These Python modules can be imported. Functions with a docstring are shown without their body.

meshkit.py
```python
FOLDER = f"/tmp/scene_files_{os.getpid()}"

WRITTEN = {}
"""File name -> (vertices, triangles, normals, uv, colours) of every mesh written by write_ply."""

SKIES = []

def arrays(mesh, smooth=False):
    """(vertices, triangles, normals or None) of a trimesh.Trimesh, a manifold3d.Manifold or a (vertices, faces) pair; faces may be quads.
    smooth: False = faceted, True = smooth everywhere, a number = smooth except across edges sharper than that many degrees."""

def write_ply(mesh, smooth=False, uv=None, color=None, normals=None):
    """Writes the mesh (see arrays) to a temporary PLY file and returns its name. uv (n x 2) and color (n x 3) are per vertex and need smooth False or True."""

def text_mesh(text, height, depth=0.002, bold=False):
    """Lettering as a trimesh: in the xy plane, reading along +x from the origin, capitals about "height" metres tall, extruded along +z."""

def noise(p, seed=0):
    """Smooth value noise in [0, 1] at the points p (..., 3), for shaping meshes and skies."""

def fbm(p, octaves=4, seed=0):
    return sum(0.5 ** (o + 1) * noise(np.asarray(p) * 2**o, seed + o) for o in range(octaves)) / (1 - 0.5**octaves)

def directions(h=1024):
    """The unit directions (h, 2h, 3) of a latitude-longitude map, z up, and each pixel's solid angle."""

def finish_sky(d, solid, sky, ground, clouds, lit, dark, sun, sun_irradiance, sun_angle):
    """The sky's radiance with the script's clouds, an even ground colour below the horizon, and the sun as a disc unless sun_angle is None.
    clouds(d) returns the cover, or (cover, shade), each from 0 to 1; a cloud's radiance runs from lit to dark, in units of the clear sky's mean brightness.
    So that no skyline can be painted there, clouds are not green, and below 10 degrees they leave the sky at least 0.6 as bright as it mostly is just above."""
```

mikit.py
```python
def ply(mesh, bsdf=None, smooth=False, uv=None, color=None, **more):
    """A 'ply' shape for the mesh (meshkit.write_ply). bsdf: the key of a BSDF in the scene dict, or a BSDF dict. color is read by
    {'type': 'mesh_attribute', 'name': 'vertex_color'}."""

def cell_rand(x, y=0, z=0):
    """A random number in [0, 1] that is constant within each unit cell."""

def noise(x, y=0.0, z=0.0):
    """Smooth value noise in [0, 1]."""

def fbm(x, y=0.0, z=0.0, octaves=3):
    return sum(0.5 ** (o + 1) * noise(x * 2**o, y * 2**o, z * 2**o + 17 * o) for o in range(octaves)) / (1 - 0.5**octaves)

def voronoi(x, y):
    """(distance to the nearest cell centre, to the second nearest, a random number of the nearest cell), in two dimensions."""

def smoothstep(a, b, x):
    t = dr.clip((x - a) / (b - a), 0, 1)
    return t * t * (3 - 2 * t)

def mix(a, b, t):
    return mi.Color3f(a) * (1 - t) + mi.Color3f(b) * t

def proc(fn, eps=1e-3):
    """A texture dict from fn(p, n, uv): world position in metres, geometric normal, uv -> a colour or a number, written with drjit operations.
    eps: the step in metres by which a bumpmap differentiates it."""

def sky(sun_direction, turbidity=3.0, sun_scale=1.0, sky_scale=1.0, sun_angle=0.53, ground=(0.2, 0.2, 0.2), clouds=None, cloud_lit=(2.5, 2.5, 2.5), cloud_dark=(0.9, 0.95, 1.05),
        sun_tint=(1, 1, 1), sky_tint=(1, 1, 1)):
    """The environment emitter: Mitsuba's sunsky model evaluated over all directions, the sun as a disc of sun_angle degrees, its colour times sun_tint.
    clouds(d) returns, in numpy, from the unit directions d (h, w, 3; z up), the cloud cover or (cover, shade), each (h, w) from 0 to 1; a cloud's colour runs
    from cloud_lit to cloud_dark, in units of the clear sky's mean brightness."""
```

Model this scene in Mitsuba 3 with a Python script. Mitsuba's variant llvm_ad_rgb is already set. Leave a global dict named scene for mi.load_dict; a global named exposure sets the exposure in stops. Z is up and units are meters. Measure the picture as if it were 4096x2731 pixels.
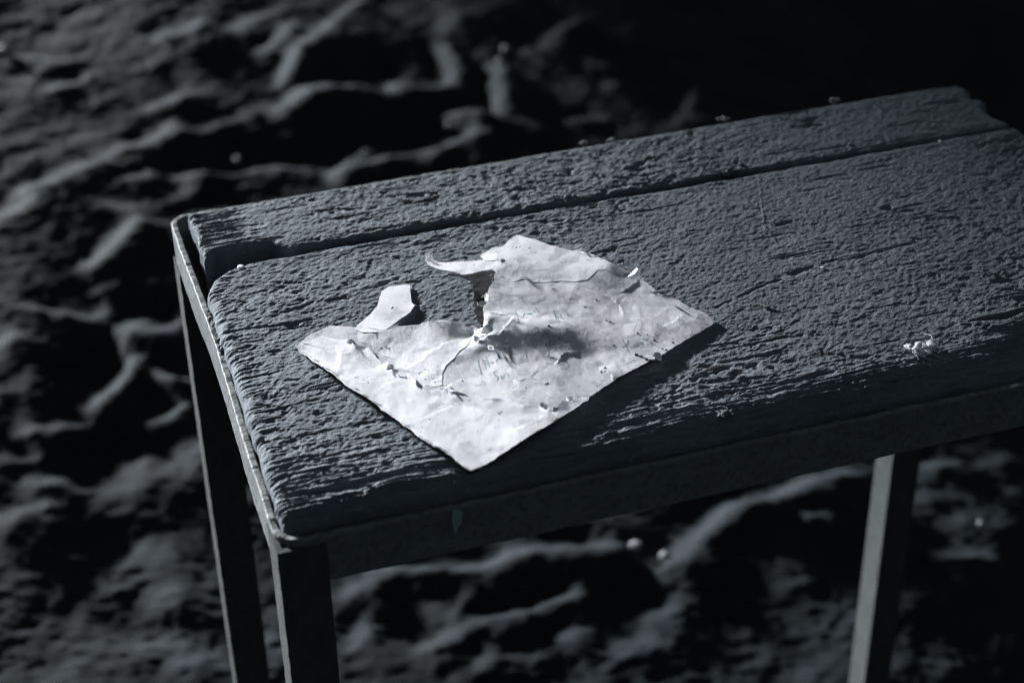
import math, random
import numpy as np, trimesh, mitsuba as mi, drjit as dr, mikit, meshkit
from scipy.spatial import Delaunay, cKDTree
from scipy.interpolate import RBFInterpolator
from shapely.geometry import Polygon, LineString, Point, box
from shapely import contains_xy
from mikit import noise, fbm, smoothstep, mix, proc, ply
T = mi.ScalarTransform4f
rng = np.random.default_rng(7)
random.seed(7)
scene, labels = {'type': 'scene'}, {}

# ---------------------------------------------------------------- camera, light, exposure
CAM = np.array([-0.09182, -0.69840, 0.59010])
FWD = np.array([0.245258, 0.791053, -0.560431])
scene['camera'] = {'type': 'thinlens', 'fov': 31.526, 'fov_axis': 'x', 'aperture_radius': 0.0054, 'focus_distance': 1.046,
                   'near_clip': 0.05, 'far_clip': 200.0,
                   'to_world': T().look_at(origin=CAM.tolist(), target=(CAM + FWD).tolist(), up=[0.18441, 0.52946, 0.82805])}
exposure = 0.0
# one hooded lamp, low behind the bench and a little to its left; the dim, even light of the dark surroundings
BENCH = np.array([0.17, 0.27, 0.0])
AIM = np.array([-0.02, 0.62, -0.32])
AZ = np.array([0.50, -0.866])                 # horizontal direction in which the light travels
LAMP_DISTANCE, LAMP_HEIGHT = 14.0, 3.55
LAMP = BENCH + np.array([-AZ[0] * LAMP_DISTANCE, -AZ[1] * LAMP_DISTANCE, LAMP_HEIGHT])
LAMP_RADIUS, HOOD_RADIUS, HOOD_LENGTH = 0.58, 0.85, 0.6
lamp_frame = T().look_at(origin=LAMP.tolist(), target=AIM.tolist(), up=[0, 0, 1])
LAMP_RADIANCE = 3200.0
scene['surroundings'] = {'type': 'constant', 'radiance': {'type': 'rgb', 'value': [0.066, 0.080, 0.089]}}
scene['lamp__bulb'] = {'type': 'disk', 'to_world': lamp_frame @ T().scale(LAMP_RADIUS),
                       'emitter': {'type': 'area', 'radiance': {'type': 'rgb', 'value': [LAMP_RADIANCE * c for c in (0.97, 0.985, 1.0)]}}}
labels['lamp'] = {'label': 'hooded work lamp shining low across the bench from behind', 'category': 'lamp'}

# ---------------------------------------------------------------- materials
def bsdf(name, color, rough=0.8, spec=0.3, bump=None, scale=1.0, eps=3e-4):
    b = {'type': 'principled', 'base_color': color if isinstance(color, dict) else {'type': 'rgb', 'value': list(color)},
         'roughness': rough, 'specular': spec}
    if bump is not None:
        b = {'type': 'bumpmap', 'arbitrary': {**proc(bump, eps)}, 'scale': scale, 'bsdf': b}
    scene[name] = {'type': 'twosided', 'bsdf': b}

def wood_color(p, n, uv):
    a = fbm(p.x * 14, p.y * 320, p.z * 320, 3)
    b = fbm(p.x * 700 + 9, p.y * 1100, p.z * 1100, 2)
    c = fbm(p.x * 22, p.y * 30 + 3, p.z * 30, 3)
    t = 0.62 + 0.55 * a + 0.35 * (b - 0.5) + 0.75 * (c - 0.5)
    col = mix((0.070, 0.084, 0.097), (0.138, 0.158, 0.179), dr.clip(t - 0.35, 0, 1))
    grit = smoothstep(0.80, 0.86, noise(p.x * 520, p.y * 520, p.z * 520))
    return mix(col, (0.20, 0.21, 0.23), grit * 0.5)
def wood_bump(p, n, uv):
    return fbm(p.x * 500, p.y * 1300, p.z * 1300, 2) * 0.00030 + fbm(p.x * 900, p.y * 900 + 5, p.z * 900, 2) * 0.00022
bsdf('wood', proc(wood_color), 0.85, 0.25, wood_bump)

def metal_color(p, n, uv):
    a = fbm(p.x * 90, p.y * 90, p.z * 90, 4)
    s = smoothstep(0.50, 0.66, fbm(p.x * 400, p.y * 400, p.z * 260, 3))
    c = mix((0.075, 0.085, 0.090), (0.140, 0.155, 0.160), a)
    return mix(c, (0.050, 0.053, 0.055), s * 0.45)
def metal_bump(p, n, uv):
    return fbm(p.x * 600, p.y * 600, p.z * 600, 3) * 0.00025
def rust_color(p, n, uv):
    a = fbm(p.x * 120, p.y * 120, p.z * 60, 4)
    s = smoothstep(0.48, 0.62, fbm(p.x * 300, p.y * 300, p.z * 120, 3))
    return mix(mix((0.028, 0.033, 0.034), (0.058, 0.067, 0.068), a), (0.034, 0.035, 0.034), s * 0.6)
bsdf('painted_steel', proc(metal_color), 0.65, 0.35, metal_bump)

def dirt_color(p, n, uv):
    a = fbm(p.x * 14, p.y * 14, 0.0, 4)
    b = fbm(p.x * 120, p.y * 120, 3.0, 3)
    return mix((0.0052, 0.0082, 0.0104), (0.0155, 0.0218, 0.0262), dr.clip(a * 1.1 + (b - 0.5) * 0.7, 0, 1))
bsdf('dirt', proc(dirt_color), 0.9, 0.2)

def paper_color(p, n, uv):
    a = fbm(p.x * 45, p.y * 45, 1.0, 4)
    f = fbm(p.x * 900, p.y * 260, 2.0, 2)
    g = noise(p.x * 1500, p.y * 1500, 4.0)
    c = mix((0.76, 0.77, 0.81), (0.92, 0.92, 0.95), dr.clip(a * 1.5 - 0.15 + (f - 0.5) * 0.30 + (g - 0.5) * 0.14, 0, 1))
    stain = smoothstep(0.60, 0.78, fbm(p.x * 130 + 4, p.y * 130, 7.0, 4))
    c = mix(c, (0.44, 0.46, 0.50), stain * 0.45)
    speck = smoothstep(0.88, 0.93, noise(p.x * 520, p.y * 520, 11.0)) * smoothstep(0.50, 0.62, noise(p.x * 60, p.y * 60, 3.0))
    return mix(c, (0.20, 0.21, 0.23), speck * 0.8)
def paper_bump(p, n, uv):
    return fbm(p.x * 700, p.y * 400, 0.0, 3) * 0.00010
scene['paper'] = {'type': 'bumpmap', 'arbitrary': proc(paper_bump, 3e-4), 'scale': 1.0,
                  'bsdf': {'type': 'principledthin', 'base_color': proc(paper_color), 'roughness': 0.8, 'diff_trans': 0.46, 'eta': 1.3, 'spec_trans': 0.0}}
bsdf('pale_paper', (0.78, 0.78, 0.81), 0.8)
bsdf('shade_dark_card', (0.022, 0.024, 0.026), 0.95, 0.1)  # near-black, so the patch in the notch is as dark as shade
def inner_color(p, n, uv):
    a = fbm(p.x * 70, p.y * 70, 1.0, 4)
    f = fbm(p.x * 800, p.y * 400, 2.0, 3)
    c = mix((0.56, 0.575, 0.615), (0.84, 0.845, 0.88), dr.clip(a * 1.4 - 0.05 + (f - 0.5) * 0.5, 0, 1))
    dirt = smoothstep(0.58, 0.74, fbm(p.x * 150 + 4, p.y * 150, 7.0, 4))
    return mix(c, (0.36, 0.38, 0.41), dirt * 0.55)
scene['inner_paper'] = {**scene['paper'], 'bsdf': {**scene['paper']['bsdf'], 'base_color': proc(inner_color)}}
bsdf('rusty_steel', proc(rust_color), 0.8, 0.25, metal_bump)
bsdf('pencil', (0.26, 0.33, 0.36), 0.7)
bsdf('speck', (0.06, 0.065, 0.07), 0.9)
bsdf('pale_chip', (0.72, 0.73, 0.76), 0.6)
bsdf('pale_stone', (0.27, 0.28, 0.30), 0.7)
bsdf('bark', (0.10, 0.11, 0.12), 0.8)
bsdf('lint', (0.19, 0.205, 0.22), 0.9)
bsdf('pale_lint', (0.50, 0.52, 0.54), 0.9)
bsdf('old_paint', (0.20, 0.27, 0.285), 0.7)

# ---------------------------------------------------------------- helpers
count = {}
def key(name):
    n = count[name] = count.get(name, -1) + 1
    return name if n == 0 else f'{name}_{n:03d}'
def part(parent, name, mesh, mat, smooth=True, **lab):
    k = key(f'{parent}__{name}')
    scene[k] = ply(mesh, mat, smooth)
    if lab: labels[k] = lab
    return k
def thing(name, mesh, mat, label, category, group=None, smooth=True):
    k = key(name)
    scene[k] = ply(mesh, mat, smooth)
    labels[k] = {'label': label, 'category': category}
    if group: labels[k]['group'] = group
    return k
def nfbm(x, y, z=0.0, octaves=3, seed=0):
    x, y, z = np.broadcast_arrays(np.asarray(x, float), y, z)
    return meshkit.fbm(np.stack([x, y, z], -1), octaves, seed)
def nnoise(x, y, z=0.0, seed=0):
    x, y, z = np.broadcast_arrays(np.asarray(x, float), y, z)
    return meshkit.noise(np.stack([x, y, z], -1), seed)
def sstep(a, b, x):
    t = np.clip((x - a) / (b - a), 0, 1)
    return t * t * (3 - 2 * t)
def seg_dist(px, py, line, signed=False):
    """Distance of the points to a polyline, and how far along it (0 to 1) the nearest spot lies."""
    line = np.asarray(line, float)
    best, along, which = np.full(np.shape(px), 1e9), np.zeros(np.shape(px)), np.zeros(np.shape(px))
    L = np.r_[0, np.cumsum(np.linalg.norm(np.diff(line[:, :2], axis=0), axis=1))]
    for i in range(len(line) - 1):
        a, d = line[i, :2], line[i + 1, :2] - line[i, :2]
        t = np.clip(((px - a[0]) * d[0] + (py - a[1]) * d[1]) / (d @ d + 1e-15), 0, 1)
        q = np.hypot(px - a[0] - t * d[0], py - a[1] - t * d[1])
        near = q < best
        best = np.where(near, q, best)
        which = np.where(near, np.sign(d[0] * (py - a[1]) - d[1] * (px - a[0])), which)
        along = np.where(near, (L[i] + t * (L[i + 1] - L[i])) / (L[-1] + 1e-12), along)
    return (best, along, which) if signed else (best, along)
def grid_faces(n, m, offset=0):
    i = np.arange(n * m).reshape(n, m) + offset
    return np.stack([i[:-1, :-1], i[1:, :-1], i[1:, 1:], i[:-1, 1:]], -1).reshape(-1, 4)
def quads_to_mesh(v, f):
    f = np.asarray(f)
    return trimesh.Trimesh(v, np.vstack([f[:, [0, 1, 2]], f[:, [0, 2, 3]]]), process=False)
def tube(points, radii, sides=6, closed=True):
    p = np.asarray(points, float); r = np.broadcast_to(radii, len(p))
    t = np.gradient(p, axis=0); t /= np.linalg.norm(t, axis=1, keepdims=True) + 1e-12
    up = np.where(np.abs(t[:, 2:]) > 0.9, [[1.0, 0, 0]], [[0, 0, 1.0]])
    a = np.cross(t, up); a /= np.linalg.norm(a, axis=1, keepdims=True) + 1e-12
    b = np.cross(t, a)
    th = np.arange(sides) * 2 * np.pi / sides
    v = (p[:, None] + r[:, None, None] * (np.cos(th)[None, :, None] * a[:, None] + np.sin(th)[None, :, None] * b[:, None])).reshape(-1, 3)
    f = []
    for i in range(len(p) - 1):
        for j in range(sides):
            k = (j + 1) % sides
            f += [[i * sides + j, i * sides + k, (i + 1) * sides + k], [i * sides + j, (i + 1) * sides + k, (i + 1) * sides + j]]
    v = np.vstack([v, p[0], p[-1]])
    for j in range(sides):
        k = (j + 1) % sides
        f += [[len(v) - 2, k, j], [len(v) - 1, (len(p) - 1) * sides + j, (len(p) - 1) * sides + k]]
    return trimesh.Trimesh(v, f, process=False)
def lump(center, size, seed, detail=3, rough=0.35, flat=1.0):
    m = trimesh.creation.icosphere(detail)
    v = m.vertices * 1.0
    d = 0.55 + rough * 2 * (nfbm(v[:, 0] * 1.6 + seed * 3.1, v[:, 1] * 1.6, v[:, 2] * 1.6, 3, seed) - 0.5) + 0.45
    v = v * d[:, None] * np.array([1, 1, flat]) * size
    a = seed * 2.4
    v[:, :2] = v[:, :2] @ np.array([[math.cos(a), -math.sin(a)], [math.sin(a), math.cos(a)]])
    return trimesh.Trimesh(v + np.asarray(center), m.faces, process=False)

# ---------------------------------------------------------------- ground: trodden dirt, one sheet out to the horizon
GROUND = -0.62
BANKS = [([[-0.0466,1.546],[0.0009,1.531]],0.0125,0.35),([[0.1335,1.554],[0.1865,1.5914]],0.0125,0.7),([[0.2602,1.4403],[0.3127,1.5189],[0.3691,1.5792],[0.4162,1.62]],0.0125,0.7),([[0.2556,1.5266],[0.3136,1.5749]],0.0125,0.5),([[0.4061,1.4196],[0.4445,1.3879],[0.4803,1.3985],[0.4953,1.4392],[0.4933,1.4946]],0.0125,0.75),([[0.464,1.3336],[0.4959,1.3037],[0.5244,1.3196],[0.5388,1.3743],[0.5479,1.4319]],0.014,0.9),([[0.2471,1.3807],[0.2988,1.4088],[0.3601,1.4],[0.3953,1.3794],[0.4103,1.4243]],0.0203,0.7),([[0.1074,1.2496],[0.154,1.2468],[0.1988,1.258],[0.2393,1.247],[0.2854,1.2584],[0.3229,1.2762]],0.0172,0.95),([[0.2883,1.2255],[0.3561,1.2333],[0.4294,1.2551],[0.4676,1.2685]],0.0187,0.95),([[0.0401,1.3151],[0.0909,1.3356],[0.1097,1.3519]],0.014,0.6),([[-0.0807,1.2383],[-0.0437,1.2647],[-0.0061,1.2811],[0.0159,1.2913]],0.014,0.6),([[-0.1169,1.1826],[-0.0866,1.217]],0.0156,0.6),([[0.1001,1.4032],[0.1429,1.419]],0.014,0.65),([[-0.0208,1.0856],[-0.0016,1.1117],[0.0276,1.1493]],0.0156,0.8),([[-0.077,1.0191],[-0.0673,1.0085]],0.0094,0.8),([[-0.0537,1.0038],[-0.0374,1.012],[-0.0239,1.0245]],0.0094,0.7),([[-0.0239,1.0245],[-0.0277,0.9984]],0.0078,0.6),([[-0.0116,0.9829],[0.0102,0.9915]],0.0078,0.7),([[-0.0163,0.9519],[0.0064,0.968]],0.0086,0.8),([[0.019,0.9541],[0.0514,0.9774]],0.0109,0.8),([[-0.0624,0.8715],[-0.0384,0.8885],[-0.0108,0.9282]],0.0148,0.95),([[-0.0067,0.8422],[0.0066,0.8344],[0.0325,0.8506]],0.0094,0.85),([[0.0151,0.9065],[0.0308,0.8918],[0.0468,0.8874]],0.0109,0.75),([[-0.0046,0.8658],[0.0227,0.866]],0.0086,0.65),([[-0.1025,1.0237],[-0.0945,1.026]],0.0094,0.6),([[-0.134,0.9751],[-0.1241,0.984]],0.0109,0.6),([[-0.0533,0.7648],[-0.0188,0.789],[0.0094,0.7771],[0.0385,0.7937]],0.0312,0.5),([[-0.126,0.8497],[-0.0734,0.8421]],0.0109,0.55),([[-0.1521,0.8111],[-0.1224,0.8077]],0.0094,0.5),([[-0.1302,0.7699],[-0.1018,0.7715]],0.0094,0.45),([[-0.1612,0.7282],[-0.1202,0.7367]],0.0109,0.55),([[-0.0521,0.6586],[-0.0267,0.6646]],0.0156,0.3),([[-0.0327,0.6048],[-0.0193,0.6128]],0.0156,0.28),([[-0.0563,0.5596],[-0.0299,0.5522]],0.0109,0.4),([[-0.0343,0.5266],[-0.0148,0.5274]],0.0156,0.35),([[0.1851,0.5975],[0.2365,0.5838],[0.3159,0.5844],[0.391,0.5687]],0.0156,0.9),([[0.4464,0.5303],[0.4975,0.5679],[0.5333,0.5953],[0.583,0.5951],[0.6797,0.6206]],0.0172,0.9),([[0.1887,0.4931],[0.2465,0.5075],[0.2936,0.5169],[0.3431,0.5178]],0.0101,0.75),([[0.2056,0.5528],[0.2373,0.5488],[0.2689,0.5448]],0.0055,0.7),([[0.2196,0.5236],[0.2437,0.5402]],0.0055,0.6),([[0.1955,0.5423],[0.2169,0.5432]],0.0047,0.5),([[0.2943,0.6243],[0.3475,0.6224],[0.4084,0.6159]],0.0156,0.5),([[0.1416,0.572],[0.1593,0.5804],[0.1683,0.5953]],0.0094,0.6),([[0.1317,0.5165],[0.1381,0.5305]],0.0101,0.6),([[0.2332,0.4647],[0.2882,0.4687]],0.0094,0.5),([[0.3173,0.4703],[0.331,0.4726]],0.0109,0.55),([[0.399,0.4794],[0.4275,0.4842]],0.014,0.5),([[0.3696,0.4483],[0.3974,0.4528]],0.014,0.4),([[0.5315,0.5246],[0.5523,0.5291]],0.0156,0.3),([[0.6031,0.5561],[0.6275,0.5558]],0.0094,0.6),([[0.7986,0.6473],[0.8269,0.6575]],0.0109,0.6),([[0.8584,0.6884],[0.9002,0.7058]],0.0094,0.5),([[0.8776,0.6576],[0.9086,0.6709]],0.0156,0.4),([[0.7093,0.5073],[0.7381,0.4987],[0.7784,0.4978]],0.0109,0.4),([[0.6415,1.4878],[0.7051,1.5485]],0.0156,0.7),([[0.6085,1.472],[0.6168,1.482]],0.0156,0.55),([[0.6834,1.4403],[0.7076,1.4248]],0.0109,0.45),([[0.6913,1.372],[0.7018,1.375]],0.0109,0.6),([[0.7537,1.2966],[0.7998,1.3409],[0.8205,1.3829]],0.0133,0.7),([[0.6045,1.294],[0.6572,1.293]],0.0125,0.55),([[0.5215,1.2869],[0.5529,1.2732]],0.0101,0.7),([[0.5285,1.5939],[0.5147,1.5257]],0.0156,0.3),([[0.2302,1.5745],[0.2742,1.6145]],0.0156,0.3),([[0.8584,1.6277],[0.9343,1.64]],0.0156,0.25),([[-0.0231,1.4702],[0.0221,1.4842]],0.0125,0.3),([[0.1464,1.3463],[0.1979,1.3581]],0.0094,0.4),([[0.0393,1.2426],[0.0556,1.2489]],0.0094,0.5),([[-0.0114,1.2072],[0.03,1.1833]],0.0094,0.35)]      # trodden banks: (polyline in metres, half width, steepness)
ax_s = AZ / np.linalg.norm(AZ); ax_t = np.array([-ax_s[1], ax_s[0]])
step = 0.0040
s0, s1, t0, t1 = -2.75, 0.75, -0.50, 2.15
S, U = np.arange(s0, s1, step), np.arange(t0, t1, step)
SS, TT = np.meshgrid(S, U, indexing='ij')
GX, GY = SS * ax_s[0] + TT * ax_t[0], SS * ax_s[1] + TT * ax_t[1]
wx = GX + 0.011 * (nfbm(GX * 24, GY * 24, 0, 4, 1) - 0.5) * 2
wy = GY + 0.013 * (nfbm(GX * 24, GY * 24, 5, 4, 2) - 0.5) * 2
slope = np.zeros_like(GX)
for line, w, k in BANKS:
    line = np.asarray(line)
    lo, hi = line.min(0) - 3 * w - 0.03, line.max(0) + 3 * w + 0.03
    sel = (GX > lo[0]) & (GX < hi[0]) & (GY > lo[1]) & (GY < hi[1])
    d, _ = seg_dist(wx[sel], wy[sel], line)
    slope[sel] = np.maximum(slope[sel], (0.75 + 0.5 * nfbm(wx[sel] * 40, wy[sel] * 40, 2, 2, 6)) * 1.4 * k * np.exp(-(d / w) ** 2 * 1.2))
from scipy.ndimage import gaussian_filter1d
slope = slope - gaussian_filter1d(slope, 0.075 / step, axis=0)      # each bank has a hollow before it and falls away behind
H = np.zeros_like(GX)
acc = np.zeros(len(U))
decay = math.exp(-step / 0.25)
for i in range(len(S)):
    acc = acc * decay + slope[i] * step
    H[i] = acc
H += 0.030 * (nfbm(GX * 4.0, GY * 4.0, 0, 2, 3) - 0.5) + 0.0070 * (nfbm(SS * 18 + 0.8 * nfbm(SS * 9, TT * 9, 0, 2, 7), TT * 7, 0, 2, 4) - 0.5) + 0.0062 * (nfbm(SS * 40 + 2 * nfbm(SS * 12, TT * 12, 3, 2, 9), TT * 20, 0, 2, 5) - 0.5)
H = gaussian_filter1d(gaussian_filter1d(H, 1.2, axis=0), 1.2, axis=1) + 0.0030 * (nfbm(GX * 110, GY * 110, 0, 2, 8) - 0.5)
H -= np.mean(H)
H += -0.16 * (SS + 0.05) - 0.20 * sstep(0.55, 1.6, GX)          # the ground falls away from the light a little, and to the right
edge = np.minimum.reduce([SS - s0, S[-1] - SS, TT - t0, U[-1] - TT])
H *= sstep(0, 0.45, edge)
def ground_z(x, y):
    s, t = x * ax_s[0] + y * ax_s[1], x * ax_t[0] + y * ax_t[1]
    i, j = int(np.clip((s - s0) / step, 0, len(S) - 1)), int(np.clip((t - t0) / step, 0, len(U) - 1))
    return GROUND + H[i, j]
near_v = np.stack([GX, GY, GROUND + H], -1).reshape(-1, 3)
rim = np.array([[s0, t0], [S[-1], t0], [S[-1], U[-1]], [s0, U[-1]]])
far = np.array([[-40, -40], [40, -40], [40, 40], [-40, 40.0]])
skirt_v, skirt_f = [], []
for q in (rim, far):
    skirt_v += [[p[0] * ax_s[0] + p[1] * ax_t[0], p[0] * ax_s[1] + p[1] * ax_t[1], GROUND] for p in q]
base = len(near_v)
for i in range(4):
    j = (i + 1) % 4
    skirt_f.append([base + i, base + 4 + i, base + 4 + j, base + j])
ground_mesh = quads_to_mesh(np.vstack([near_v, skirt_v]), np.vstack([grid_faces(len(S), len(U)), skirt_f]))
if ground_mesh.face_normals[0, 2] < 0: ground_mesh.invert()
scene['ground'] = ply(ground_mesh, 'dirt', True)
labels['ground'] = {'label': 'dark uneven trodden dirt with footprints and low banks', 'kind': 'structure'}

# ---------------------------------------------------------------- the lamp's hood (outside the picture)
th = np.linspace(0, 2 * np.pi, 49)
prof = [(LAMP_RADIUS + 0.01, -0.02), (HOOD_RADIUS, HOOD_LENGTH), (HOOD_RADIUS + 0.006, HOOD_LENGTH), (LAMP_RADIUS + 0.018, -0.03), (0.03, -0.12), (0.0, -0.12)]
hv = np.array([[r * math.cos(a), r * math.sin(a), z] for r, z in prof for a in th])
back = np.array([[r * math.cos(a), r * math.sin(a), z] for r, z in [(LAMP_RADIUS + 0.01, -0.02), (0.0, -0.02)] for a in th])
hood = trimesh.util.concatenate([quads_to_mesh(hv, grid_faces(len(prof), len(th))), quads_to_mesh(back, grid_faces(2, len(th)))])
bsdf('black_paint', (0.02, 0.02, 0.02), 0.7)
scene['lamp__hood'] = {**ply(hood, 'black_paint', False), 'to_world': lamp_frame}
pole = tube([[LAMP[0], LAMP[1], GROUND], [LAMP[0], LAMP[1], LAMP[2] - 0.2]], 0.015, 10)
scene['lamp__stand'] = ply(pole, 'black_paint', False)

# unseen board added between lamp and bench to shade the bench's right end
side = np.array([-AZ[1], AZ[0]])                       # to the right as the light travels towards the camera
to_lamp = LAMP - BENCH; to_lamp /= np.linalg.norm(to_lamp)
across = np.array([side[0], side[1], 0.0]); upward = np.cross(to_lamp, across); upward *= np.sign(upward[2])
BOARD_AT, EDGE_AT, EDGE_SLOPE = 3.8, 0.45, 1.2
q0 = (BENCH[:2] @ side)
along_edge = np.array([EDGE_SLOPE, -1.0]) / math.hypot(EDGE_SLOPE, 1); outward_edge = np.array([1.0, EDGE_SLOPE]) / math.hypot(EDGE_SLOPE, 1)
c0 = (EDGE_AT - q0) / math.hypot(EDGE_SLOPE, 1) * (1 - BOARD_AT / np.linalg.norm(LAMP - BENCH))
middle = BENCH + to_lamp * BOARD_AT
corners = []
for u_, v_ in ((-1.6, 0), (2.7, 0), (2.7, 1.5), (-1.6, 1.5)):
    k = along_edge * u_ + outward_edge * (c0 + v_)
    corners.append(middle + across * k[0] + upward * k[1])
corners = np.array(corners)
board = trimesh.convex.convex_hull(np.vstack([corners, corners + to_lamp * 0.03]))
thing('added_shade_board', board, 'black_paint', 'wide dark board added out of view to shade the right end of the bench', 'board', smooth=False)

# ---------------------------------------------------------------- bench
B_LEN, B_WID = 0.580, 0.3465
GROOVES = [([[0.2785,0.1168],[0.2935,0.1196],[0.3188,0.1296],[0.3485,0.1371],[0.3698,0.1434],[0.3864,0.1428],[0.4134,0.1297]],0.001,0.0007),([[0.3334,0.1364],[0.3491,0.1384],[0.3692,0.1421]],0.0016,0.0009),([[0.2433,0.0533],[0.2559,0.0574],[0.2716,0.0602]],0.0014,0.0024),([[0.1399,0.3079],[0.149,0.3071],[0.1615,0.3038]],0.0016,0.004),([[0.0923,0.3034],[0.1017,0.3014]],0.0016,0.0028),([[0.0792,0.3259],[0.0872,0.3248]],0.001,0.002),([[0.424,0.309],[0.4474,0.3066]],0.0014,0.003),([[0.0432,0.197],[0.0535,0.1963],[0.0654,0.2022]],0.001,0.0015),([[0.0446,0.1825],[0.0513,0.1824]],0.0014,0.003),([[0.3595,0.1932],[0.3754,0.1942],[0.3838,0.1863]],0.0015,0.002),([[0.4183,0.1891],[0.4452,0.1897]],0.0014,0.0018),([[0.0285,0.0156],[0.0551,0.0171],[0.081,0.0147]],0.0012,0.0018),([[0.0103,0.0272],[0.0308,0.0255],[0.0564,0.0221]],0.0013,0.0022),([[-0.0106,0.0462],[0.0161,0.0481],[0.0422,0.0458]],0.0008,0.0014),([[0.3773,0.2594],[0.3535,0.1953],[0.3487,0.1341]],0.0006,-0.0003)]     # cracks and gouges in the planks: (polyline, half width, depth)
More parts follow.
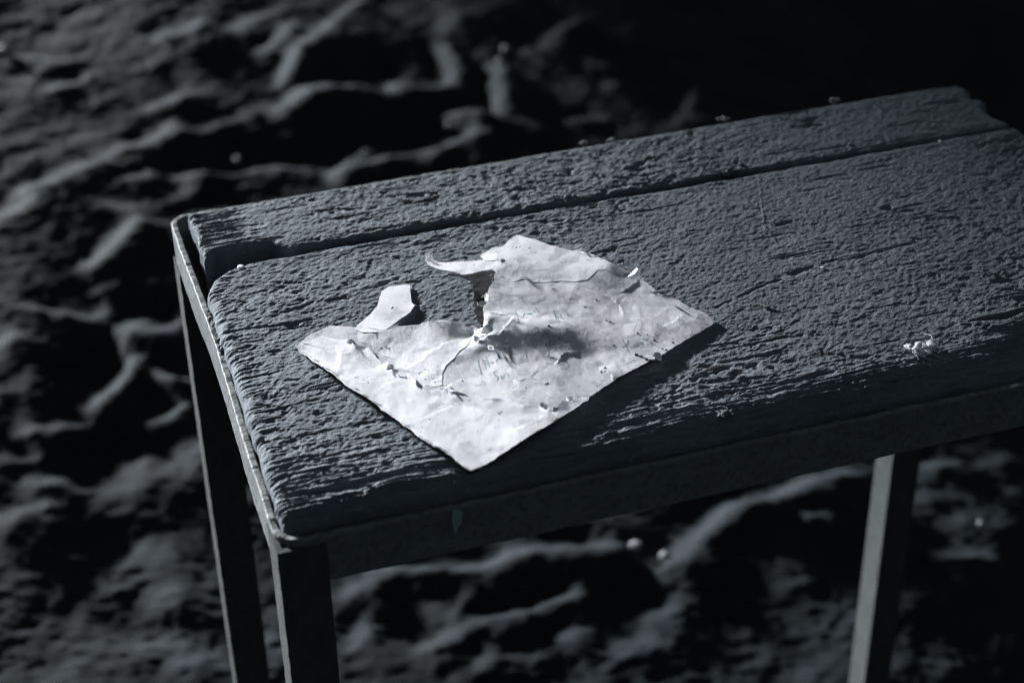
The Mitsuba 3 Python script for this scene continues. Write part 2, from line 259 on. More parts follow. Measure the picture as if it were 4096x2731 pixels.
def wood_top(x, y, d_near, d_end, a_edge, seed, strand):
    """Height of a plank's worn top above its nominal level."""
    z = 0.0018 * (nfbm(x * 14, y * 24, seed, 3, seed) - 0.5)
    k = 0.50 + 1.2 * sstep(0.25, 0.8, nfbm(x * 9, y * 14, seed + 5, 3, seed + 3))
    wxx = x + 0.006 * (nfbm(x * 50, y * 50, 2, 2, 8) - 0.5); wyy = y + 0.22 * x + 0.004 * (nfbm(x * 50, y * 50, 6, 2, 7) - 0.5)
    bumps = nfbm(wxx * 170, wyy * 260, seed, 3, seed + 1)
    z += k * 0.0011 * (bumps - 0.5)
    z -= k * 0.0007 * sstep(0.60, 0.82, nfbm(wxx * 120 + 7, wyy * 200, 1, 3, seed + 2))
    z -= 0.0009 * sstep(0.70, 0.84, nfbm(x * 20, y * 420 + 1.5 * nfbm(x * 24, y * 30, 0, 2, 14), 0, 2, seed + 11)) * sstep(0.5, 0.62, nfbm(x * 24, y * 40, 3, 2, seed + 12))      # drying cracks along the grain
    z += 0.0008 * (nfbm(x * 400, y * 560, seed, 3, seed + 4) - 0.5)
    # raised fibres where the edge has weathered away
    fib = nfbm(x * 26, y * 520 + 2.0 * nfbm(x * 30, y * 40, 0, 2, 9), 0, 3, seed + 6)
    fib2 = nfbm(x * 60 + 3, y * 900, 2, 2, seed + 7)
    z += strand * (0.0052 * (fib - 0.55) + 0.0022 * (fib2 - 0.5))
    for line, w, dep in GROOVES:
        lo, hi = np.min(line, 0) - 4 * w, np.max(line, 0) + 4 * w
        if hi[1] < y.min() or lo[1] > y.max(): continue
        sel = (x > lo[0]) & (x < hi[0]) & (y > lo[1]) & (y < hi[1])
        if not sel.any(): continue
        jig = 0.0030 * (nfbm(x[sel] * 260, y[sel] * 260, 1, 2, 3) - 0.5)
        d, al = seg_dist(x[sel] + jig, y[sel] + jig, line)
        z[sel] -= dep * sstep(0.30, 0.62, nfbm(x[sel] * 170, y[sel] * 170, 3, 2, 27)) * 1.25 * np.exp(-(d / w) ** 2) * np.clip(np.minimum(al, 1 - al) * 6 + 0.25, 0, 1)
    return z
def plank(x_left, x_right, y_near, y_far, top_z, bottom_z, nx, ny, seed, a_near, b_near, a_far, b_far, a_end, strand_fn):
    u, v = np.linspace(0, 1, nx), np.linspace(0, 1, ny)
    # denser rows close to both long edges and the left end
    U_, V_ = np.meshgrid(u, v, indexing='ij')
    Y0 = y_near(x_left(0.3) + U_ * 0.56); Y1 = y_far(x_left(0.3) + U_ * 0.56)
    Y = Y0 + V_ * (Y1 - Y0)
    XL, XR = x_left(Y), x_right(Y)
    X = XL + U_ * (XR - XL)
    dn, df, de, dr_ = Y - Y0, Y1 - Y, X - XL, XR - X
    an = a_near(X)
    roll = lambda d, a, b: b * (1 - np.sqrt(np.clip(1 - np.clip(1 - d / a, 0, 1) ** 2, 0, 1)))
    Z = top_z - roll(dn, an, b_near) - roll(df, a_far, b_far) - roll(de, a_end, a_end * 0.8) - roll(dr_, 0.006, 0.005)
    Z = Z + wood_top(X, Y, dn, de, an, seed, strand_fn(X, Y, dn, de))
    Z = np.maximum(Z, bottom_z + 0.003)
    top = np.stack([X, Y, Z], -1)
    ring = np.concatenate([top[:, 0], top[-1, 1:], top[::-1, -1][1:], top[0, ::-1][1:-1]])
    idx = np.arange(nx * ny).reshape(nx, ny)
    ring_i = np.concatenate([idx[:, 0], idx[-1, 1:], idx[::-1, -1][1:], idx[0, ::-1][1:-1]])
    c = ring[:, :2].mean(0)
    out = ring[:, :2] - np.roll(ring[:, :2], 1, 0); out = np.stack([out[:, 1], -out[:, 0]], 1); out /= np.linalg.norm(out, axis=1, keepdims=True) + 1e-12
    rows, faces = [], []
    n = len(ring); R = 14
    for r in range(1, R + 1):
        z = ring[:, 2] + (bottom_z - ring[:, 2]) * r / R
        push = 0.0011 * (nfbm(ring[:, 0] * 60, ring[:, 1] * 700, z * 260, 3, seed + 9) - 0.5) + 0.0006 * (nfbm(ring[:, 0] * 25, ring[:, 1] * 900, z * 900, 2, seed + 10) - 0.5)
        push = push * min(1, r / 2)
        rows.append(np.c_[ring[:, :2] + out * push[:, None], z])
    verts = [top.reshape(-1, 3)] + rows
    prev = ring_i
    for r in range(R):
        cur = nx * ny + r * n + np.arange(n)
        faces.append(np.stack([prev, cur, np.roll(cur, -1), np.roll(prev, -1)], 1))
        prev = cur
    verts.append(np.array([[c[0], c[1], bottom_z]]))
    m = quads_to_mesh(np.vstack(verts), np.vstack([grid_faces(nx, ny)] + faces))
    center = nx * ny + R * n
    m = trimesh.Trimesh(m.vertices, np.vstack([m.faces, np.stack([prev, np.full(n, center), np.roll(prev, -1)], 1)]), process=False)
    return m
# near, wide plank: its far left corner rounded off, its near edge rotted into fibres
NX, NY = 900, 430
def near_left(y):
    r = 0.034; y1 = 0.2610
    k = np.clip((y - (y1 - r)) / r, 0, 0.999)
    return 0.0054 + r * 1.15 * (1 - np.sqrt(1 - k ** 2)) + 0.0016 * (nnoise(0, np.asarray(y) * 130, 0, 4) - 0.5) - 0.0010 * np.clip(0.17 - y, 0, 1) / 0.17
near_edge_a = lambda x: 0.012 + 0.022 * sstep(0.12, 0.5, x) + 0.008 * (nfbm(x * 18, 0.0, 0, 3, 12) - 0.5)
def near_strand(x, y, dn, de):
    m = 1 - sstep(0.012, 0.046, dn + 0.016 * (nfbm(x * 30, y * 30, 0, 3, 13) - 0.5))
    left = 0.60 * (1 - sstep(0.03, 0.12, x)) * (1 - sstep(0.03, 0.10, y))
    end = 0.35 * (1 - sstep(0.004, 0.022, de))
    return np.clip(np.maximum(np.maximum(m, left), end), 0, 1)
TOP = 0.008
bench = 'bench'
labels[bench] = {'label': 'weathered bench of two rough planks in an angle iron frame on thin steel legs', 'category': 'bench'}
part(bench, 'plank', plank(near_left, lambda y: 0.572 + 0 * y, lambda x: 0.0064 + 0 * x, lambda x: 0.2620 + 0.0016 * (nnoise(x * 60, 0, 0, 6) - 0.5) , TOP, -0.024,
     NX, NY, 21, near_edge_a, 0.020, 0.007, 0.006, 0.007, near_strand), 'wood', True,
     label='wide near plank with a rotted fibrous front edge')
def far_near_edge(x):
    bite = 0.0185 * np.exp(-((x - 0.040) / 0.019) ** 4) * 1.0 + 0.010 * np.exp(-((x - 0.028) / 0.016) ** 2)
    bite = bite + 0.0185 * sstep(0.075, 0.05, x) * 0
    return 0.2672 - 0.0036 * sstep(0.10, 0.40, x) + np.minimum(bite, 0.0130) + 0.0034 * (nfbm(x * 110, 0.0, 0, 4, 15) - 0.5) + 0.0045 * np.exp(-((x - 0.36) / 0.012) ** 2)
def far_left(y): return 0.0112 + 0.0018 * (nnoise(0, np.asarray(y) * 160, 0, 16) - 0.5)
def far_right(y): return 0.567 + 0.010 * (nfbm(0.0, np.asarray(y) * 90, 0, 3, 17) - 0.5) + 0.12 * (0.32 - np.asarray(y)) * 0.3
def far_strand(x, y, dn, de):
    return np.clip(0.75 * (1 - sstep(0.02, 0.055, x)) + 0.35 * (1 - sstep(0.002, 0.008, dn)), 0, 1)
part(bench, 'plank', plank(far_left, far_right, far_near_edge, lambda x: 0.3320 + 0.0012 * (nfbm(x * 70, 0.0, 0, 3, 18) - 0.5), TOP + 0.0005, -0.024,
     NX, 112, 33, lambda x: 0.0022 + 0 * x, 0.002, 0.004, 0.004, 0.004, far_strand), 'wood', True,
     label='narrow far plank with a bite out of its left corner and a broken right end')

# angle iron frame: an upright band with rounded corners and a flange below the planks
def outline(inset, n=2600):
    pts = []
    for cx, cy, r, a0 in ((B_LEN, 0, 0.012, -90), (B_LEN, B_WID, 0.012, 0), (0, B_WID, 0.0105, 90), (0, 0, 0.0155, 180)):
        x = cx - r if cx else r; y = cy - r if cy else r
        for a in np.radians(np.linspace(a0, a0 + 90, 24)): pts.append((x + r * math.cos(a), y + r * math.sin(a)))
    ring = Polygon(pts).exterior
    p = np.array([ring.interpolate(t, normalized=True).coords[0] for t in np.arange(n) / n])
    t = np.roll(p, -3, 0) - np.roll(p, 3, 0); t /= np.linalg.norm(t, axis=1, keepdims=True)
    return p, np.stack([-t[:, 1], t[:, 0]], 1)       # counter-clockwise: the inward normal
P, N = outline(0)
RIM_TOP, RIM_BOTTOM = -0.0005, -0.0295
section = [(0, RIM_BOTTOM)] + [(0, RIM_BOTTOM + (RIM_TOP - 0.0006 - RIM_BOTTOM) * k / 10) for k in range(1, 11)] + [(0.0006, RIM_TOP), (0.0020, RIM_TOP + 0.0001), (0.0034, RIM_TOP), (0.0040, RIM_TOP - 0.0006), (0.0040, -0.0150), (0.0040, -0.0262), (0.027, -0.0262), (0.027, RIM_BOTTOM)]
fv = []
bow = 0.0022 * np.exp(-((P[:, 1] - 0.19) / 0.07) ** 2) * (P[:, 0] < 0.002)
for d, z in section:
    wob = 0.0009 * (nfbm(P[:, 0] * 40, P[:, 1] * 40, z * 60, 3, 40) - 0.5) + 0.0007 * (nfbm(P[:, 0] * 260, P[:, 1] * 260, z * 260, 3, 41) - 0.5)
    zz = z + (0.0012 * (nfbm(P[:, 0] * 220, P[:, 1] * 220, 0, 3, 42) - 0.5) if z > -0.006 else 0)
    zz = np.where(P[:, 0] > B_LEN - 0.03, np.minimum(zz, -0.024 + (z > -0.002) * 0.0005 - (z < -0.0245) * 0.006), zz)      # the right end is a low crossbar
    q = P + N * (d + wob + bow)[:, None]
    fv.append(np.c_[q, np.broadcast_to(zz, len(q))])
fv = np.array(fv); n_s, n_p = fv.shape[:2]
ii = np.arange(n_s * n_p).reshape(n_s, n_p)
ff = np.stack([ii, np.roll(ii, -1, 0), np.roll(np.roll(ii, -1, 0), -1, 1), np.roll(ii, -1, 1)], -1).reshape(-1, 4)
fm = quads_to_mesh(fv.reshape(-1, 3), ff)
if fm.volume < 0: fm.invert()
part(bench, 'frame', fm, 'painted_steel', 30, label='grey steel band with rounded corners round the planks')
def leg(cx, cy, sx, sy, w=0.0255, t=0.003, top=-0.0045):
    """An angle iron leg: its corner at (cx, cy), flanges running towards sx and sy."""
    prof2 = np.array([(0, 0), (w, 0), (w, t), (t, t), (t, w), (0, w)])
    dens = []
    for i in range(6):
        a, b = prof2[i], prof2[(i + 1) % 6]
        k = max(1, int(np.linalg.norm(b - a) / 0.003))
        dens += [a + (b - a) * j / k for j in range(k)]
    q = np.array(dens) * [sx, sy] + [cx, cy]
    zs = np.linspace(top, GROUND - 0.03, 150)
    v = []
    for z in zs:
        wob = 0.0008 * (nfbm(q[:, 0] * 150, q[:, 1] * 150, z * 150, 3, 50) - 0.5)
        v.append(np.c_[q + wob[:, None] * np.array([1, 1]), np.full(len(q), z)])
    v = np.array(v); a, b = v.shape[:2]
    i = np.arange(a * b).reshape(a, b)
    f = np.stack([i[:-1], i[1:], np.roll(i[1:], -1, 1), np.roll(i[:-1], -1, 1)], -1).reshape(-1, 4)
    m = quads_to_mesh(v.reshape(-1, 3), f)
    tri = trimesh.creation.triangulate_polygon(Polygon(q), engine='earcut')
    cap = trimesh.Trimesh(np.c_[tri[0], np.full(len(tri[0]), top)], tri[1], process=False)
    return trimesh.util.concatenate([m, cap])
part(bench, 'leg', leg(-0.0008, -0.0008, 1, 1), 'rusty_steel', 30)
part(bench, 'leg', leg(-0.0008, B_WID - 0.0262, 1, 1, top=-0.0302), 'rusty_steel', 30)
part(bench, 'leg', leg(0.5445, B_WID - 0.0275, 1, 1, w=0.0255, top=-0.0302), 'rusty_steel', 30)
part(bench, 'leg', leg(B_LEN + 0.0008, -0.0008, -1, 1), 'rusty_steel', 30)
# crumbly weld or dirt packed between the frame and the plank
weld = []
for i in range(60):
    y = 0.197 + 0.03 * random.random() * random.choice([1, -1]) * random.random()
    weld.append(lump((0.0044 + 0.0012 * random.random(), y, -0.002 + 0.004 * random.random()), 0.0011 + 0.0013 * random.random(), i, 2, 0.5))
for x, y, z, s in [[0.36778,0.2767,0.0032,0.00201],[0.37224,0.27724,0.0006,0.00236],[0.3685,0.27782,0.00777,0.00181],[0.37353,0.27497,0.00517,0.00133],[0.37097,0.27414,0.00432,0.00221],[0.37995,0.27711,0.00604,0.00199],[0.37651,0.27847,0.00682,0.00181],[0.379,0.27383,0.00571,0.00248],[0.37609,0.27521,0.00375,0.0025],[0.38185,0.27628,0.00149,0.00143],[0.36153,0.26914,0.00507,0.00155],[0.35733,0.27085,0.00306,0.00198],[0.3572,0.26863,0.00548,0.00249],[0.3596,0.2674,0.0054,0.00134],[0.35968,0.26749,0.0071,0.00195],[0.32665,0.27342,0.00657,0.00196],[0.32288,0.27539,0.00673,0.00258],[0.31993,0.27325,0.0035,0.00133],[0.32189,0.27269,0.00687,0.00117],[0.32598,0.27437,0.00574,0.0016],[0.3353,0.27063,0.00419,0.0026],[0.33138,0.27594,0.00488,0.00115],[0.32982,0.27505,0.00496,0.00133],[0.32766,0.27382,0.00279,0.00254],[0.33639,0.27286,0.00386,0.00188],[0.30802,0.27297,0.00458,0.00203],[0.31091,0.27233,0.00365,0.00218],[0.30468,0.27542,0.00764,0.00188],[0.308,0.27549,0.00353,0.00197],[0.3022,0.27495,0.00511,0.00119],[0.28685,0.27319,0.00546,0.00163],[0.28721,0.27191,0.00066,0.00119],[0.2866,0.27117,0.00233,0.00178],[0.28674,0.27385,0.00316,0.00157],[0.28428,0.27355,0.00269,0.00167],[0.38325,0.27796,0.00466,0.0022],[0.37855,0.27875,0.00637,0.00146],[0.37703,0.27834,0.0056,0.00125],[0.37848,0.27828,0.00658,0.00176],[0.38379,0.27713,0.00296,0.00208],[0.27884,0.27255,0.00214,0.00128],[0.27592,0.27469,0.00639,0.00236],[0.2726,0.27549,0.00639,0.00206],[0.27826,0.2732,0.00145,0.00154],[0.27825,0.27352,0.00303,0.00173],[0.2528,0.27142,0.00722,0.00133],[0.2483,0.27079,0.00692,0.00258],[0.25223,0.26937,0.00727,0.00143],[0.25523,0.26878,0.00534,0.00188],[0.25169,0.2721,0.00216,0.0012],[0.36911,0.27516,0.00641,0.00117],[0.37138,0.27256,0.00724,0.00244],[0.37154,0.27302,0.0006,0.00222],[0.36517,0.2765,0.00534,0.00189],[0.36637,0.27325,0.00497,0.00161],[0.45232,0.27221,0.00398,0.00227],[0.45456,0.27445,0.0044,0.00233],[0.45168,0.27276,0.00723,0.00231],[0.45943,0.27359,0.00509,0.00239],[0.45154,0.27519,0.00246,0.00189],[0.39913,0.27704,0.00617,0.0011],[0.39625,0.27961,0.00141,0.0012],[0.40366,0.27372,0.00113,0.00185],[0.39839,0.27801,0.00306,0.00207],[0.40087,0.27692,0.00189,0.00159]]:
    weld.append(lump((x, y, z), s, int(s * 1e6) % 71, 2, 0.5))
part(bench, 'packed_dirt', trimesh.util.concatenate(weld), 'bark', True, kind='stuff')
FLAKE = [[0.09054,-0.00056],[0.09348,-0.00052],[0.09607,-0.00287],[0.09548,-0.00851],[0.09418,-0.01149],[0.09307,-0.01253],[0.09227,-0.016],[0.09106,-0.016],[0.09066,-0.01221],[0.09004,-0.00705]]
fl = Polygon(FLAKE)
flm = trimesh.creation.extrude_polygon(fl, 0.0006, engine='earcut')
flv = flm.vertices
flm = trimesh.Trimesh(np.c_[flv[:, 0], -0.0010 - flv[:, 2], flv[:, 1]], flm.faces, process=False)
part(bench, 'paint_flake', flm, 'old_paint', False, label='pale ragged flake of old paint on the dark front rail')

# ---------------------------------------------------------------- torn paper
def ragged(pts, amp, seed, spacing=0.0007):
    """The closed outline resampled evenly, its points pushed in and out by noise; the third column (height) is carried along."""
    p = np.vstack([pts, pts[:1]]); d = np.linalg.norm(np.diff(p[:, :2], axis=0), axis=1); s = np.r_[0, np.cumsum(d)]
    q = np.arange(0, s[-1], spacing)
    r = np.stack([np.interp(q, s, p[:, k]) for k in range(p.shape[1])], 1)
    t = np.roll(r, -1, 0)[:, :2] - np.roll(r, 1, 0)[:, :2]; t /= np.linalg.norm(t, axis=1, keepdims=True) + 1e-12
    nrm = np.stack([t[:, 1], -t[:, 0]], 1)
    a = amp(r[:, 0], r[:, 1]) if callable(amp) else amp
    w = (nfbm(q * 160, seed, 0, 4, seed) - 0.5) * 2
    r[:, :2] += nrm * (a * w)[:, None]
    return r
def sheet(pts, controls, zextra, thick, amp, seed, res=0.0009, closed=False):
    r = ragged(np.asarray(pts, float), amp, seed)
    poly = Polygon(r[:, :2]).buffer(0)
    if poly.geom_type != 'Polygon': poly = max(poly.geoms, key=lambda g: g.area)
    ext = np.array(poly.exterior.coords)[:-1]
    x0, y0, x1, y1 = poly.bounds
    gx, gy = np.meshgrid(np.arange(x0, x1, res), np.arange(y0, y1, res), indexing='ij')
    gx = gx + (np.random.default_rng(seed).random(gx.shape) - 0.5) * res * 0.5; gy = gy + (np.random.default_rng(seed + 1).random(gy.shape) - 0.5) * res * 0.5
    inner = poly.buffer(-res * 0.55)
    keep = contains_xy(inner, gx.ravel(), gy.ravel())
    xy = np.vstack([ext, np.c_[gx.ravel()[keep], gy.ravel()[keep]]])
    nb = len(ext)
    tri = Delaunay(xy).simplices
    cen = xy[tri].mean(1)
    tri = tri[contains_xy(poly, cen[:, 0], cen[:, 1])]
    c = np.vstack([np.asarray(pts, float), np.asarray(controls, float).reshape(-1, 3)])
    _, uniq = np.unique(np.round(c[:, :2] / 0.0004), axis=0, return_index=True)
    z = RBFInterpolator(c[uniq, :2] / 0.1, c[uniq, 2], kernel='thin_plate_spline', smoothing=2e-4)(xy / 0.1)
    z = z + zextra(xy[:, 0], xy[:, 1])
    a = xy[tri]; area = (a[:, 1, 0] - a[:, 0, 0]) * (a[:, 2, 1] - a[:, 0, 1]) - (a[:, 1, 1] - a[:, 0, 1]) * (a[:, 2, 0] - a[:, 0, 0])
    tri = np.where((area > 0)[:, None], tri, tri[:, ::-1])
    top, bot = np.c_[xy, z], np.c_[xy, z - thick]
    n = len(xy)
    e = np.sort(np.vstack([tri[:, [0, 1]], tri[:, [1, 2]], tri[:, [2, 0]]]), 1)
    directed = np.vstack([tri[:, [0, 1]], tri[:, [1, 2]], tri[:, [2, 0]]])
    _, inv, cnt = np.unique(e[:, 0] * n + e[:, 1], return_inverse=True, return_counts=True)
    be = directed[cnt[inv] == 1]
    walls = np.vstack([np.stack([be[:, 0], be[:, 0] + n, be[:, 1] + n], 1), np.stack([be[:, 0], be[:, 1] + n, be[:, 1]], 1)])
    return trimesh.Trimesh(np.vstack([top, bot]), np.vstack([tri, tri[:, ::-1] + n, walls] if closed else [tri, walls]), process=False), (xy, z)
paper = 'torn_paper'
labels[paper] = {'label': 'crumpled torn white sheet with faint handwriting lying on the near plank', 'category': 'paper'}
CREASES = [([[0.1351,0.1283],[0.1252,0.125],[0.1131,0.1186],[0.0921,0.1052]],0.0016,0.00045),([[0.1458,0.1245],[0.1291,0.1131],[0.1174,0.1028],[0.1143,0.0924]],0.0014,0.0005),([[0.1776,0.0858],[0.1839,0.0914],[0.194,0.0905]],0.0016,0.0013),([[0.1734,0.095],[0.1784,0.0881],[0.1755,0.0839]],0.0009,0.0012),([[0.1676,0.1319],[0.1583,0.1215],[0.1512,0.1133]],0.0009,0.0009),([[0.1517,0.1389],[0.1581,0.1352],[0.1628,0.1309]],0.0009,0.0008),([[0.1935,0.1685],[0.2127,0.1559],[0.2294,0.1414]],0.0009,-0.0007),([[0.2294,0.1414],[0.232,0.1319],[0.2294,0.1187]],0.0009,0.0009),([[0.0638,0.1384],[0.0635,0.128],[0.057,0.1124]],0.0022,0.0009),([[0.2652,0.1132],[0.2453,0.1021]],0.002,0.00035),([[0.1174,0.069],[0.1034,0.0642],[0.0865,0.0582]],0.003,0.0003),([[0.1585,0.0428],[0.1424,0.0365],[0.1272,0.0325]],0.004,0.0003),([[0.0967,0.1011],[0.0813,0.0964],[0.0706,0.0877]],0.002,0.0003),([[0.2364,0.1433],[0.2482,0.1494],[0.253,0.1536]],0.003,0.0014),([[0.199,0.0757],[0.2017,0.0671],[0.201,0.0611]],0.0014,0.0013)]
def wrinkles(x, y, k=1.0):
    z = k * 0.0013 * (nfbm(x * 24, y * 30, 0, 2, 60) - 0.5)
    z += k * 0.0019 * np.abs(nfbm(x * 22 + 3, y * 20 + x * 12, 1, 2, 61) - 0.5)          # folds: flat facets that meet in sharp lines
    z -= k * 0.0010 * np.abs(nfbm(x * 44, y * 38 - x * 20, 4, 2, 63) - 0.5)
    z += k * 0.0005 * np.abs(nfbm(x * 95 + y * 30, y * 85 - x * 40, 7, 2, 65) - 0.5)
    z += k * 0.00016 * (nfbm(x * 200, y * 170, 2, 3, 62) - 0.5)
    for line, w, h in CREASES:
        lo, hi = np.min(line, 0) - 5 * w, np.max(line, 0) + 5 * w
        sel = (x > lo[0]) & (x < hi[0]) & (y > lo[1]) & (y < hi[1])
        if sel.any():
            jig = 0.0022 * (nfbm(x[sel] * 150, y[sel] * 150, 0, 3, 64) - 0.5)
            d, al, sd = seg_dist(x[sel] + jig, y[sel] - jig, line, True)
            ends = np.clip(np.minimum(al, 1 - al) * 4 + 0.05, 0, 1)
            z[sel] += 0.55 * h * ends * np.where(sd > 0, np.exp(-d / (3.5 * w)), 0.12 * np.exp(-d / (0.7 * w)))     # a torn layer: steep on one side
    return z
S0, S0C = [[0.04334,0.14794,0.015],[0.04528,0.15153,0.015],[0.05096,0.15627,0.015],[0.06529,0.16191,0.0155],[0.07147,0.15873,0.0158],[0.07827,0.15572,0.0162],[0.08671,0.15109,0.0164],[0.09404,0.14645,0.016],[0.10385,0.14791,0.0155],[0.11725,0.14633,0.0158],[0.12113,0.14622,0.0164],[0.12899,0.14293,0.0164],[0.13556,0.13939,0.0158],[0.14443,0.13511,0.015],[0.14531,0.13165,0.0144],[0.14656,0.12309,0.0144],[0.14848,0.1101,0.0158],[0.14724,0.11356,0.0176],[0.14622,0.11771,0.0196],[0.1471,0.12433,0.0205],[0.14964,0.13256,0.0206],[0.15169,0.14218,0.0202],[0.15569,0.15128,0.0198],[0.15863,0.15787,0.0195],[0.16217,0.16333,0.0198],[0.1667,0.17099,0.0195],[0.17004,0.17867,0.0195],[0.17587,0.18625,0.02],[0.17499,0.20374,0.018],[0.18553,0.21198,0.0165],[0.19814,0.22013,0.016],[0.20692,0.21133,0.016],[0.2146,0.20202,0.016],[0.2229,0.19473,0.016],[0.23401,0.18254,0.0165],[0.23962,0.16903,0.017],[0.24655,0.16184,0.0145],[0.25404,0.16006,0.014],[0.25478,0.15612,0.013],[0.25733,0.14503,0.0122],[0.25923,0.1362,0.0122],[0.26528,0.13074,0.0116],[0.27046,0.11904,0.011],[0.27619,0.11123,0.0104],[0.27861,0.10463,0.0098],[0.27919,0.10157,0.0095],[0.27531,0.09833,0.0096],[0.25391,0.08789,0.0106],[0.2354,0.07635,0.0116],[0.21671,0.06873,0.0122],[0.20206,0.062,0.0128],[0.1852,0.05214,0.013],[0.16461,0.03965,0.0132],[0.15329,0.03374,0.0133],[0.12861,0.02108,0.0133],[0.11019,0.01132,0.013],[0.10415,0.00903,0.0138],[0.10227,0.01212,0.0141],[0.09537,0.02851,0.0146],[0.08766,0.04249,0.0148],[0.07785,0.06605,0.0149],[0.06951,0.08589,0.015],[0.06229,0.09972,0.015],[0.056,0.11599,0.015],[0.04904,0.13281,0.015],[0.04436,0.14203,0.015]], [[0.1517,0.12629,0.0198],[0.15606,0.13884,0.0196],[0.16333,0.15386,0.0192],[0.17051,0.16936,0.0188],[0.15583,0.12283,0.0197],[0.16337,0.11846,0.0196],[0.16941,0.11415,0.0198],[0.17563,0.11046,0.0194],[0.18364,0.10554,0.0182],[0.16936,0.14174,0.0184],[0.17578,0.1569,0.0182],[0.18181,0.13341,0.0174],[0.18794,0.15175,0.017],[0.19449,0.12601,0.0158],[0.20964,0.1256,0.0145],[0.19735,0.10827,0.016],[0.15304,0.10954,0.0165],[0.15075,0.09784,0.0144],[0.16277,0.10763,0.0164],[0.17156,0.10285,0.0158],[0.15874,0.09537,0.0142],[0.16947,0.09225,0.0138],[0.17914,0.09036,0.0142],[0.18949,0.09452,0.0146],[0.21785,0.12698,0.0136],[0.24321,0.11233,0.012],[0.19784,0.09285,0.0138],[0.15843,0.08549,0.014],[0.14543,0.0903,0.0138],[0.14308,0.11082,0.0145],[0.13788,0.1131,0.0142],[0.12457,0.11773,0.0142],[0.11121,0.12222,0.0143],[0.08455,0.1315,0.0143],[0.09173,0.10386,0.0138],[0.11448,0.0831,0.014],[0.13666,0.06252,0.0144],[0.16613,0.06518,0.014],[0.11133,0.04853,0.0136],[0.22142,0.18052,0.0158],[0.20688,0.18458,0.0164],[0.19326,0.19138,0.017],[0.21409,0.15981,0.0154],[0.20048,0.16584,0.0164],[0.18676,0.17158,0.0176]]
base_mesh, (bxy, bz) = sheet(S0, S0C, wrinkles, 0.00045, lambda x, y: 0.0009, 70, res=0.00075)
base_tree = cKDTree(bxy)
def base_z(x, y):
    d, i = base_tree.query(np.c_[np.ravel(x), np.ravel(y)], k=4)
    w = 1 / (d + 1e-5)
    return ((bz[i] * w).sum(1) / w.sum(1)).reshape(np.shape(x))
part(paper, 'sheet', base_mesh, 'inner_paper', 35)
# stiff backing card under the sheet, set in from its edges
inset = Polygon(np.asarray(S0)[:, :2]).buffer(0).buffer(-0.0042).buffer(0.001)
inset = inset if inset.geom_type == 'Polygon' else max(inset.geoms, key=lambda g: g.area)
bp = np.array(inset.exterior.coords)[:-1]
bp = np.c_[bp, base_z(bp[:, 0], bp[:, 1]) - 0.0012]
shade_dark_card, _ = sheet(bp, np.zeros((0, 3)), lambda x, y: 0 * x, 0.0, 0.0002, 71, res=0.003, closed=True)
cv = shade_dark_card.vertices; half = len(cv) // 2
tz = np.clip(base_z(cv[:half, 0], cv[:half, 1]) - 0.0012, TOP + 0.0012, TOP + 0.0062)
cv = np.vstack([np.c_[cv[:half, :2], tz], np.c_[cv[:half, :2], np.maximum(tz - 0.004, TOP + 0.0006)]])
part(paper, 'backing_and_shade', trimesh.Trimesh(cv, shade_dark_card.faces, process=False), 'shade_dark_card', 35)
cp = np.asarray([[0.14782,0.20379],[0.15543,0.19751],[0.15881,0.19093],[0.15582,0.1743],[0.1504,0.1519],[0.14981,0.13905],[0.15081,0.12427],[0.15765,0.13412],[0.17083,0.16614],[0.17914,0.19736],[0.16456,0.20157]]); cp = np.c_[cp, np.full(len(cp), TOP + 0.0008)]  # dark sheet on the wood that paints the shade left of the raised edge
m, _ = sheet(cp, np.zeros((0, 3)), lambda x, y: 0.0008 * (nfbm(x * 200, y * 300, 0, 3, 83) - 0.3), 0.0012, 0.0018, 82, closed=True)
part(paper, 'backing_and_shade', m, 'shade_dark_card', 35, label='dark sheet standing in for the shade in the notch beside the raised edge')
def overlay(name, pts, lift, amp, seed, curl=None, **lab):
    p = np.asarray(pts, float)
    p = np.c_[p[:, :2], 0 * p[:, 0]]
    m, _ = sheet(p, np.zeros((0, 3)), lambda x, y: base_z(x, y) + lift + (curl(x, y) if curl else 0), 0.0003, amp, seed, res=0.0008)
    return part(paper, name, m, 'paper', 35, **lab)
S2 = [[0.04529,0.1491,0.0145],[0.05929,0.15334,0.0145],[0.07181,0.1428,0.0145],[0.07535,0.13704,0.0145],[0.08085,0.13407,0.0145],[0.08206,0.1268,0.0145],[0.08541,0.12067,0.0145],[0.08953,0.11768,0.0145],[0.08688,0.11138,0.0145],[0.09193,0.10554,0.0145],[0.09601,0.10157,0.0145],[0.09835,0.09445,0.0145],[0.09737,0.08829,0.0145],[0.10173,0.08307,0.0145],[0.11023,0.08012,0.0145],[0.11295,0.08165,0.0145],[0.11421,0.07627,0.0145],[0.12067,0.07035,0.0145],[0.13037,0.06504,0.0145],[0.14152,0.05996,0.0145],[0.14721,0.05218,0.0145],[0.15666,0.05035,0.0145],[0.15928,0.04512,0.0145],[0.16296,0.04552,0.0145],[0.16821,0.04998,0.0145],[0.17379,0.04999,0.0145],[0.17966,0.0504,0.0145],[0.18301,0.04972,0.0145],[0.16433,0.03883,0.0145],[0.15307,0.03305,0.0145],[0.12841,0.0204,0.0145],[0.11003,0.01066,0.0145],[0.10439,0.00888,0.0145],[0.10261,0.01234,0.0145],[0.09564,0.02945,0.0145],[0.08798,0.04371,0.0145],[0.0782,0.06745,0.0145],[0.06987,0.08747,0.0145],[0.06264,0.10134,0.0145],[0.05635,0.11764,0.0145],[0.04938,0.1345,0.0145],[0.04528,0.1438,0.0145]]
